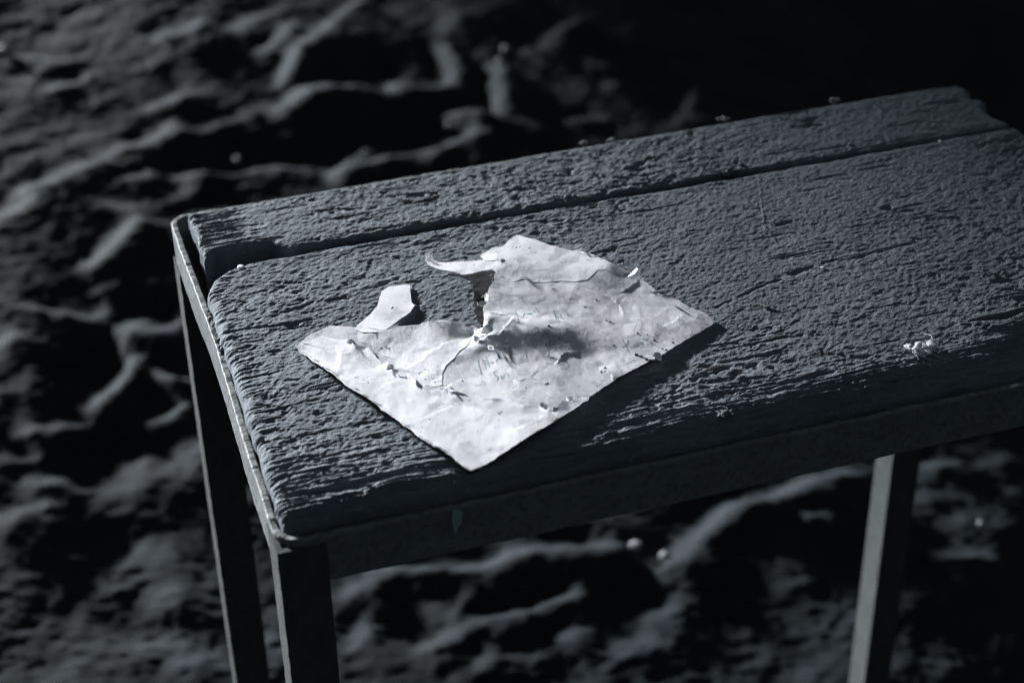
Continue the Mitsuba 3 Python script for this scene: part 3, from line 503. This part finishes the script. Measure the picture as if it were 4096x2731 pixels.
S2E = [[0.07181,0.1428],[0.07535,0.13704],[0.08085,0.13407],[0.08206,0.1268],[0.08541,0.12067],[0.08953,0.11768],[0.08688,0.11138],[0.09193,0.10554],[0.09601,0.10157],[0.09835,0.09445],[0.09737,0.08829],[0.10173,0.08307],[0.11023,0.08012],[0.11295,0.08165],[0.11421,0.07627],[0.12067,0.07035],[0.13037,0.06504],[0.14152,0.05996],[0.14721,0.05218],[0.15666,0.05035],[0.15928,0.04512],[0.16296,0.04552],[0.16821,0.04998],[0.17379,0.04999],[0.17966,0.0504],[0.18301,0.04972]]
overlay('top_layer', S2, 0.00060, lambda x, y: 0.0013, 72, lambda x, y: 0.0009 * np.exp(-seg_dist(x, y, S2E)[0] / 0.0025) * nfbm(x * 120, y * 120, 0, 2, 73) * 1.6)
S3, S3E = [[0.14004,0.13395,0.0148],[0.14045,0.12837,0.0148],[0.13773,0.12232,0.0148],[0.13366,0.1176,0.0148],[0.12952,0.11455,0.0148],[0.12345,0.1088,0.0148],[0.11811,0.1029,0.0148],[0.11453,0.09698,0.0148],[0.11216,0.09223,0.0148],[0.11124,0.08653,0.0148],[0.1058,0.08742,0.0148],[0.10255,0.09104,0.0148],[0.10284,0.09723,0.0148],[0.10158,0.10199,0.0148],[0.09855,0.10508,0.0148],[0.09447,0.10855,0.0148],[0.09074,0.11344,0.0148],[0.09369,0.11915,0.0148],[0.09113,0.12318,0.0148],[0.08727,0.12504,0.0148],[0.08515,0.1292,0.0148],[0.0843,0.13612,0.0148],[0.08058,0.13874,0.0148],[0.07701,0.14079,0.0148],[0.07771,0.1478,0.0148],[0.08097,0.15209,0.0148],[0.09431,0.14662,0.0148],[0.10369,0.14744,0.0148],[0.11788,0.14606,0.0148],[0.12917,0.14377,0.0148],[0.13552,0.13936,0.0148]], [[0.14045,0.12837],[0.13773,0.12232],[0.13366,0.1176],[0.12952,0.11455],[0.12345,0.1088],[0.11811,0.1029],[0.11453,0.09698],[0.11216,0.09223],[0.11124,0.08653]]
overlay('top_layer', S3, 0.00018, lambda x, y: 0.0013, 78, lambda x, y: 0.0002 * np.exp(-seg_dist(x, y, S3E)[0] / 0.0025) * nfbm(x * 140, y * 140, 0, 2, 79) * 1.4)
S1 = [[0.17005,0.18386,0.0175],[0.17284,0.17633,0.0175],[0.17795,0.16894,0.0175],[0.18454,0.16957,0.0175],[0.18926,0.16498,0.0175],[0.19677,0.16411,0.0175],[0.20615,0.16407,0.0175],[0.21436,0.1606,0.0175],[0.22271,0.15974,0.0175],[0.22662,0.16313,0.0175],[0.2309,0.16701,0.0175],[0.23503,0.16527,0.0175],[0.23906,0.16115,0.0175],[0.24388,0.15916,0.0175],[0.24732,0.16276,0.0175],[0.24639,0.1658,0.0175],[0.24036,0.17276,0.0175],[0.23846,0.17587,0.0175],[0.23443,0.18373,0.0175],[0.22925,0.19081,0.0175],[0.22285,0.19461,0.0175],[0.21457,0.2019,0.0175],[0.20689,0.21121,0.0175],[0.19904,0.22033,0.0175],[0.19797,0.22103,0.0175],[0.19128,0.21734,0.0175],[0.1851,0.21257,0.0175],[0.17913,0.21091,0.0175],[0.1689,0.20459,0.0175],[0.16938,0.19585,0.0175],[0.17773,0.19231,0.0175],[0.17318,0.18786,0.0175]]
S1E = [[0.17005,0.18386],[0.17284,0.17633],[0.17795,0.16894],[0.18454,0.16957],[0.18926,0.16498],[0.19677,0.16411],[0.20615,0.16407],[0.21436,0.1606],[0.22271,0.15974],[0.22662,0.16313],[0.2309,0.16701],[0.23503,0.16527],[0.23906,0.16115],[0.24388,0.15916],[0.24732,0.16276]]
overlay('top_layer', S1, 0.00022, lambda x, y: 0.0012, 74, lambda x, y: 0.0001 * np.exp(-seg_dist(x, y, S1E)[0] / 0.004) * nfbm(x * 90, y * 90, 0, 2, 75) * 1.6)
FA, FAC = [[0.07767,0.15311,0.0166],[0.07976,0.15566,0.0166],[0.08439,0.16023,0.016],[0.09166,0.16952,0.0142],[0.09707,0.17758,0.0126],[0.10239,0.19052,0.0106],[0.10551,0.19681,0.0102],[0.11045,0.20043,0.01],[0.11605,0.19999,0.0098],[0.123,0.19811,0.01],[0.12105,0.1904,0.0099],[0.11859,0.17964,0.0099],[0.11922,0.17458,0.0104],[0.11481,0.16839,0.0106],[0.10461,0.15863,0.0126],[0.09545,0.14736,0.0158],[0.08834,0.14586,0.0166],[0.08147,0.14771,0.0166]], [[0.10608,0.17241,0.0114],[0.09296,0.15857,0.015],[0.11348,0.19197,0.0102]]
m, _ = sheet(FA, FAC, lambda x, y: 0.6 * wrinkles(x, y, 0.5), 0.0004, 0.0005, 76)
part(paper, 'torn_flap', m, 'paper', 35, label='tongue of torn paper folded out over the bare plank at the left')
FB, FBC = [[0.17967,0.19235,0.0192],[0.17272,0.19635,0.019],[0.16298,0.19799,0.0188],[0.14615,0.20211,0.0186],[0.14212,0.20443,0.0186],[0.14061,0.20736,0.0188],[0.14086,0.21148,0.0192],[0.13926,0.21412,0.0196],[0.13677,0.21253,0.0196],[0.13542,0.20771,0.0193],[0.13608,0.20175,0.0191],[0.13855,0.19727,0.0191],[0.14121,0.19406,0.0192],[0.14879,0.18804,0.0196],[0.1516,0.18446,0.0192],[0.1573,0.18326,0.0196],[0.16573,0.18384,0.0198],[0.17139,0.18396,0.0198],[0.17586,0.18573,0.0196]], [[0.15417,0.19205,0.0193],[0.16668,0.19205,0.0192],[0.14649,0.19784,0.0189]]
m, _ = sheet(FB, FBC, lambda x, y: 0.5 * wrinkles(x, y, 0.5), 0.0004, 0.00025, 77, res=0.0006)
part(paper, 'torn_flap', m, 'paper', 35, label='pointed strip of torn paper curling up at its left tip')
# slivers, crumbs of torn paper and frayed fibres
SCRAPS = [[0.14976,0.13874,0.027,0.00262,0.5,0.5],[0.15441,0.14411,0.027,0.00225,1.5,-0.5],[0.14273,0.11422,0.0175,0.00225,0.3,0.4],[0.14575,0.10735,0.0175,0.00262,1.2,0.3],[0.141,0.11827,0.017,0.00225,2.0,-0.4],[0.14449,0.12241,0.017,0.0021,2.6,0.3],[0.15101,0.10682,0.017,0.003,0.2,0.3],[0.11383,0.07819,0.0158,0.0021,1.4,0.3],[0.11378,0.08192,0.0158,0.0018,0.4,-0.5],[0.2495,0.15511,0.0175,0.003,0.6,-0.4],[0.25644,0.13027,0.0155,0.00188,1.8,0.5],[0.23171,0.0719,0.0155,0.003,0.6,0.4],[0.22962,0.19006,0.0175,0.00225,1.0,0.5],[0.08771,0.10989,0.0158,0.00225,0.4,0.3],[0.09041,0.10385,0.0158,0.00188,1.9,-0.4],[0.07227,0.13976,0.0172,0.00262,0.9,0.4],[0.17692,0.18438,0.0235,0.00188,0.7,0.6],[0.16099,0.04183,0.0162,0.00225,0.5,0.4],[0.15703,0.0468,0.0162,0.0021,2.2,-0.3],[0.17158,0.04779,0.0162,0.00262,1.1,0.4],[0.24721,0.16379,0.0185,0.00225,0.2,0.3]]
for i, (x, y, z, sz, ang, tilt) in enumerate(SCRAPS):
    a = np.linspace(0, 2 * np.pi, 14)[:-1]
    rr = sz * (0.6 + 0.8 * nnoise(a * 2, i * 3.3, 0, 80 + i))
    pp = np.c_[rr * np.cos(a) * 1.3, rr * np.sin(a) * 0.7]
    mm = trimesh.creation.extrude_polygon(Polygon(pp), 0.0003, engine='earcut')
    mm = mm.subdivide().subdivide()
    v = mm.vertices; v[:, 2] += 18 * v[:, 0] ** 2 + 0.0004 * (nnoise(v[:, 0] * 500, v[:, 1] * 500, i, 81) - 0.5)
    mm.apply_transform(trimesh.transformations.euler_matrix(tilt, tilt * 0.6, ang)); mm.apply_translation([x, y, z])
    part(paper, 'torn_scrap', mm, 'pale_paper', False)
fib = []
edge_pts = np.asarray(S0)
for i in range(120):
    k = rng.integers(0, len(edge_pts)); j = (k + 1) % len(edge_pts); t = rng.random()
    p = edge_pts[k] * (1 - t) + edge_pts[j] * t
    a = rng.random() * 2 * np.pi; L = 0.001 + 0.0035 * rng.random() ** 3
    q = np.array([p + np.array([math.cos(a + 1.5 * s) * L * s, math.sin(a + 1.5 * s) * L * s, 0.0006 * math.sin(s * 3)]) for s in np.linspace(0, 1, 5)])
    fib.append(tube(q, np.linspace(0.00011, 0.00006, 5), 3))
for line in [[[0.14146,0.20091,0.0192],[0.13778,0.20441,0.0195],[0.13635,0.20644,0.0202],[0.13638,0.20809,0.021],[0.13746,0.20851,0.0216],[0.1386,0.20819,0.0212]],[[0.14133,0.20156,0.0192],[0.13773,0.20534,0.0195],[0.1363,0.20737,0.0202],[0.13645,0.20833,0.0212]],[[0.04523,0.14886,0.0145],[0.04797,0.1509,0.016],[0.05089,0.15188,0.019]],[[0.04535,0.14959,0.014],[0.04267,0.15053,0.014],[0.04447,0.15181,0.015]],[[0.22322,0.19474,0.017],[0.22827,0.19081,0.02],[0.23463,0.19053,0.018]],[[0.2258,0.1929,0.017],[0.23164,0.18673,0.019],[0.23721,0.18652,0.018]],[[0.2299,0.19083,0.017],[0.23241,0.19111,0.019],[0.23642,0.1901,0.017]],[[0.22891,0.10099,0.0145],[0.22887,0.09952,0.018],[0.22962,0.09777,0.022]],[[0.11478,0.16124,0.019],[0.11605,0.15894,0.021],[0.11709,0.15964,0.02]]]:
    l = np.asarray(line); s = np.linspace(0, len(l) - 1, 14)
    q = np.stack([np.interp(s, np.arange(len(l)), l[:, c]) for c in range(3)], 1)
    fib.append(tube(q, np.linspace(0.00022, 0.0001, 14), 4))
part(paper, 'frayed_fibre', trimesh.util.concatenate(fib), 'pale_paper', False, kind='stuff')
# handwriting: one ribbon of graphite per stroke, laid on the sheet
STROKES = [(0.00026,[[0.169,0.1359],[0.1682,0.1298],[0.167,0.1218]]),(0.00022,[[0.1691,0.1353],[0.1692,0.1294],[0.1703,0.1259],[0.1721,0.1295],[0.1742,0.134]]),(0.00022,[[0.1702,0.1291],[0.1743,0.1308],[0.1781,0.1337]]),(0.00022,[[0.1775,0.1318],[0.1759,0.1324],[0.1749,0.1301],[0.1763,0.1301],[0.1779,0.1322],[0.1774,0.1297]]),(0.0002,[[0.1806,0.136],[0.1792,0.1334],[0.1806,0.1323]]),(0.00022,[[0.1837,0.1382],[0.1821,0.1377],[0.1818,0.1351],[0.1833,0.1351],[0.1815,0.1325]]),(0.00026,[[0.1914,0.1333],[0.1905,0.1273],[0.1891,0.1214]]),(0.00024,[[0.1914,0.1323],[0.1915,0.1269],[0.1899,0.118]]),(0.00022,[[0.1896,0.1255],[0.1931,0.1264]]),(0.00022,[[0.1944,0.1302],[0.1932,0.1242],[0.1954,0.1245]]),(0.0002,[[0.1987,0.1297],[0.1976,0.1259]]),(0.00022,[[0.2201,0.0966],[0.2204,0.0929],[0.2197,0.085]]),(0.00022,[[0.2233,0.096],[0.2211,0.0917],[0.2178,0.0907],[0.2185,0.0895]]),(0.00022,[[0.2206,0.0918],[0.2227,0.0885],[0.2247,0.0884]]),(0.00022,[[0.2268,0.0917],[0.225,0.0913],[0.2244,0.089],[0.226,0.0894],[0.2273,0.092],[0.2269,0.0896]]),(0.00022,[[0.2296,0.0928],[0.228,0.0918],[0.2283,0.0902],[0.2306,0.0924],[0.2291,0.0878],[0.2276,0.0868]]),(0.00022,[[0.233,0.0957],[0.2317,0.0931],[0.233,0.0926],[0.2348,0.0951]]),(0.00022,[[0.2344,0.0932],[0.2368,0.0964],[0.2375,0.0952],[0.2386,0.0943]]),(0.00026,[[0.1367,0.1039],[0.1355,0.0964],[0.1345,0.0904]]),(0.00024,[[0.1393,0.105],[0.1391,0.0991],[0.1385,0.0934]]),(0.00024,[[0.1419,0.1061],[0.1417,0.1011],[0.1407,0.0951]]),(0.00022,[[0.1392,0.1045],[0.1405,0.1016]]),(0.00022,[[0.144,0.1003],[0.1427,0.0988],[0.143,0.0972],[0.1445,0.0992]]),(0.00022,[[0.1461,0.1006],[0.1455,0.0979],[0.1473,0.1012]]),(0.00024,[[0.1485,0.1038],[0.1476,0.1001],[0.1497,0.1033],[0.1494,0.1005]]),(0.00028,[[0.1565,0.1213],[0.1555,0.1155],[0.1554,0.1115]]),(0.00026,[[0.1543,0.1098],[0.1525,0.1084],[0.1524,0.1054],[0.1545,0.1077]]),(0.00026,[[0.1511,0.1069],[0.1558,0.1093]]),(0.00026,[[0.1708,0.1117],[0.1716,0.1089],[0.1717,0.1048]]),(0.00024,[[0.1726,0.1137],[0.1753,0.1158],[0.1749,0.1129],[0.1719,0.1088]]),(0.00022,[[0.1785,0.1157],[0.1791,0.1134],[0.1769,0.1111],[0.1785,0.1075]]),(0.0003,[[0.1762,0.1022],[0.1759,0.0972],[0.1746,0.0917]]),(0.00026,[[0.1791,0.1032],[0.1762,0.0972]]),(0.00022,[[0.1848,0.1074],[0.1885,0.1081],[0.1924,0.1109]]),(0.00022,[[0.1854,0.1041],[0.1839,0.1015]]),(0.00022,[[0.1637,0.1005],[0.1627,0.0958]]),(0.0002,[[0.1585,0.1104],[0.1541,0.1109]]),(0.00022,[[0.1435,0.0897],[0.1412,0.0895],[0.1409,0.0867],[0.1424,0.0837],[0.1406,0.0805]]),(0.00018,[[0.1441,0.0846],[0.1437,0.0818],[0.1458,0.0831]]),(0.00018,[[0.1481,0.0852],[0.1475,0.0815]]),(0.00018,[[0.147,0.0783],[0.1487,0.0767]]),(0.00022,[[0.1515,0.0801],[0.1517,0.0757],[0.1557,0.0777]]),(0.00022,[[0.1589,0.0775],[0.1624,0.0812],[0.1649,0.0822]]),(0.00016,[[0.1585,0.0845],[0.1594,0.0822]])]
ink = []
for w, stroke in STROKES:
    l = np.asarray(stroke, float)
    d = np.r_[0, np.cumsum(np.linalg.norm(np.diff(l, axis=0), axis=1))]
    s = np.linspace(0, d[-1], max(4, int(d[-1] / 0.0006)))
    q = np.stack([np.interp(s, d, l[:, 0]), np.interp(s, d, l[:, 1])], 1)
    t = np.gradient(q, axis=0); t /= np.linalg.norm(t, axis=1, keepdims=True) + 1e-12
    nn = np.stack([-t[:, 1], t[:, 0]], 1)
    ww = w * (0.6 + 0.8 * nnoise(s * 900, w * 1e5, 0, 90))[:, None]
    a, b = q + nn * ww, q - nn * ww
    za, zb = base_z(a[:, 0], a[:, 1]) + 0.00022, base_z(b[:, 0], b[:, 1]) + 0.00022
    ink.append(quads_to_mesh(np.vstack([np.c_[a, za], np.c_[b, zb]]), grid_faces(2, len(s))))
WORDS = [0,6,11,18,28,37,44]
for a, b in zip(WORDS[:-1], WORDS[1:]):
    part(paper, 'handwriting', trimesh.util.concatenate(ink[a:b]), 'pencil', False)
# dark crumbs stuck to the paper
specks = []
for x, y, sz in [[0.21978,0.1156,0.00056],[0.22136,0.11367,0.00043],[0.21811,0.11729,0.0005],[0.23096,0.10075,0.00062],[0.23166,0.09861,0.00043],[0.22015,0.13965,0.0005],[0.21112,0.13399,0.0005],[0.19881,0.15548,0.00043],[0.19333,0.16556,0.00056],[0.19228,0.16476,0.00043],[0.23785,0.09187,0.00062],[0.24758,0.08767,0.00062],[0.21374,0.09331,0.0005],[0.1822,0.11449,0.00081],[0.15067,0.1282,0.0005],[0.17924,0.10799,0.00043],[0.18753,0.09529,0.00037],[0.16611,0.06938,0.00062],[0.16493,0.06929,0.0005],[0.15353,0.06926,0.00037],[0.12269,0.0867,0.00043],[0.0986,0.06201,0.0005],[0.11258,0.05503,0.00043],[0.12474,0.04869,0.00062],[0.10726,0.02113,0.00062],[0.10898,0.02549,0.00037],[0.08835,0.13219,0.00062],[0.09121,0.13199,0.0005],[0.07602,0.13515,0.0005],[0.10471,0.16834,0.00062],[0.10382,0.1678,0.0005],[0.14032,0.13099,0.0005],[0.23941,0.08358,0.0005],[0.24084,0.08149,0.00056],[0.24351,0.07502,0.00043],[0.23587,0.09768,0.00037],[0.19523,0.20729,0.00056],[0.19108,0.20937,0.0005],[0.19297,0.20777,0.00062],[0.07417,0.14245,0.00087],[0.07483,0.14035,0.00074],[0.11345,0.08441,0.00056],[0.11254,0.08224,0.0005],[0.17288,0.05026,0.00099],[0.17148,0.04953,0.00074],[0.20139,0.0741,0.00062],[0.19817,0.07138,0.00056],[0.19834,0.07183,0.0005],[0.22276,0.08145,0.00099],[0.22477,0.07892,0.00087],[0.22651,0.0757,0.00099],[0.22822,0.07433,0.00074]]:
    specks.append(lump((x, y, float(base_z(np.array([x]), np.array([y]))[0]) + sz * 0.25), sz, len(specks) + 3, 2, 0.5, 0.5))
part(paper, 'dirt_speck', trimesh.util.concatenate(specks), 'speck', True, kind='stuff')

# ---------------------------------------------------------------- small things on the bench
def top_of(x, y): return TOP - 0.0002
for (x, y, s, f), lab in zip([[0.03079,0.25466,0.0021,0.0],[0.36484,0.13658,0.0012,0.0],[0.51109,0.25736,0.0012,0.0],[0.38218,0.04032,0.0014,0.0],[0.23561,0.07734,0.001,0.0]], ['small white chip at the rounded far left corner of the near plank', 'tiny pale chip in the middle of the right half of the near plank', 'tiny bright chip just below the gap near the right end', 'pale chip beside the crumbly lint clump on the right', 'tiny pale chip in the shadow right of the paper']):
    thing('paint_chip', lump((x, y, TOP + 0.0006), s, int(x * 1e4) % 97, 2, 0.4, 0.3), 'pale_chip', lab, 'chip')
for (x, y, s), lab in zip([[0.28314,0.33693,0.00176],[0.30287,0.33377,0.0024],[0.38745,0.33675,0.00256],[0.47001,0.33712,0.00256]], ['small crumb on the far edge, leftmost of the row', 'pale low crumb on the far edge, second from the left', 'pointed crumb on the far edge left of the short twig', 'big crumb at the right end of the short twig on the far edge']):
    thing('dirt_crumb', trimesh.util.concatenate([lump((x + s * 1.1 * (random.random() - 0.5) * k, y + s * 0.4 * (random.random() - 0.5) * k, TOP + s * 0.15), s * (0.9 if k == 0 else 0.55), int(x * 1e4) % 89 + k, 3, 0.95, 0.7) for k in range(5)]), 'lint', lab, 'crumb', 'crumbs along the far edge of the bench')
for pts, r, lab in [([[0.41651, 0.05424, 0.01], [0.42545, 0.05311, 0.011], [0.43824, 0.05007, 0.0115], [0.44985, 0.05298, 0.011], [0.46064, 0.05422, 0.01]], 0.0019, 'curved bark covered twig at the right edge of the near plank'), ([[0.41924, 0.32769, 0.01], [0.43043, 0.32339, 0.0115], [0.44477, 0.3254, 0.011]], 0.0009, 'short thin twig lying along the far edge of the far plank'), ([[0.13892, 0.30697, 0.0098], [0.14822, 0.30387, 0.011], [0.15956, 0.30241, 0.0102], [0.16745, 0.3036, 0.0092]], 0.0008, 'thin pale splinter lifted from the far plank'), ([[0.24821, 0.05673, 0.009], [0.25604, 0.05762, 0.01], [0.26517, 0.05784, 0.0098], [0.2719, 0.0593, 0.009]], 0.0007, 'thin dark straw lying right of the paper')]:
    l = np.asarray(pts); s = np.linspace(0, len(l) - 1, 30)
    q = np.stack([np.interp(s, np.arange(len(l)), l[:, c]) for c in range(3)], 1)
    for _ in range(3): q[1:-1] = (q[:-2] + 2 * q[1:-1] + q[2:]) / 4
    thing('twig', tube(q, r * (0.75 + 0.5 * nnoise(s, r * 1e4, 0, 95)) * np.clip(np.minimum(s, s[-1] - s) / 2 + 0.4, 0, 1), 8), 'bark', lab, 'twig')
for x, y, s, nf, mat, lab in [(0.37878, 0.03753, 0.011, 26, 'pale_lint', 'crumbly pale clump of lint near the front edge on the right'), (0.45521, 0.09523, 0.005, 6, 'bark', 'wispy tuft of fluff near the right side of the bench'), (0.486, 0.14372, 0.004, 4, 'bark', 'faint small tuft of fluff below the gap at the far right'), (0.31466, 0.10791, 0.004, 8, 'lint', 'small patch of pale crumbs to the right of the paper'), (0.24961, 0.01816, 0.006, 14, 'bark', 'dark fibrous debris on the rotted front edge')]:
    tf = [lump((x + s * (rng.random() - 0.5) * 1.4, y + s * (rng.random() - 0.5) * 0.8, TOP + s * 0.12 + s * 0.2 * rng.random()), s * (0.12 + 0.16 * rng.random()), 200 + i, 2, 0.7, 0.6) for i in range(nf)]
    for i in range(nf // 2):
        a = rng.random() * 6.28; p = np.array([x + s * (rng.random() - 0.5), y + s * 0.6 * (rng.random() - 0.5), TOP + 0.001]); L = s * (0.5 + rng.random())
        q = np.array([p + [math.cos(a + 2 * t) * L * t, math.sin(a + 2 * t) * L * t, 0.3 * L * math.sin(3 * t)] for t in np.linspace(0, 1, 8)])
        tf.append(tube(q, 0.00018, 4))
    thing('lint_tuft', trimesh.util.concatenate(tf), mat, lab, 'tuft')
# pale pebbles on the dirt
for (x, y, s), lab in zip([[0.4219,0.5641,0.0056],[0.4475,0.552,0.0042],[0.7998,0.5448,0.0029],[0.5787,1.4687,0.0056],[0.5613,1.4387,0.0049],[-0.0738,1.5627,0.007],[0.449,1.3068,0.0042],[0.1747,1.2903,0.0049],[0.021,0.5078,0.0028]], ['bright pale pebble on the dirt below the bench, left of a pair', 'bright pale pebble on the dirt below the bench, right of a pair', 'pale pebble on the dark dirt right of the far right leg', 'pale pebble at the top, upper of two close together', 'pale pebble at the top, lower of two close together', 'pale pebble at the left edge near the top', 'pale pebble just behind the middle of the bench', 'pale pebble on the bright bank left behind the bench', 'small pale pebble beside the near left leg']):
    thing('pebble', lump((x, y, ground_z(x, y) + s * 0.7), s, int(abs(x) * 1e4) % 83, 3, 0.3, 0.7), 'pale_stone', lab, 'pebble')
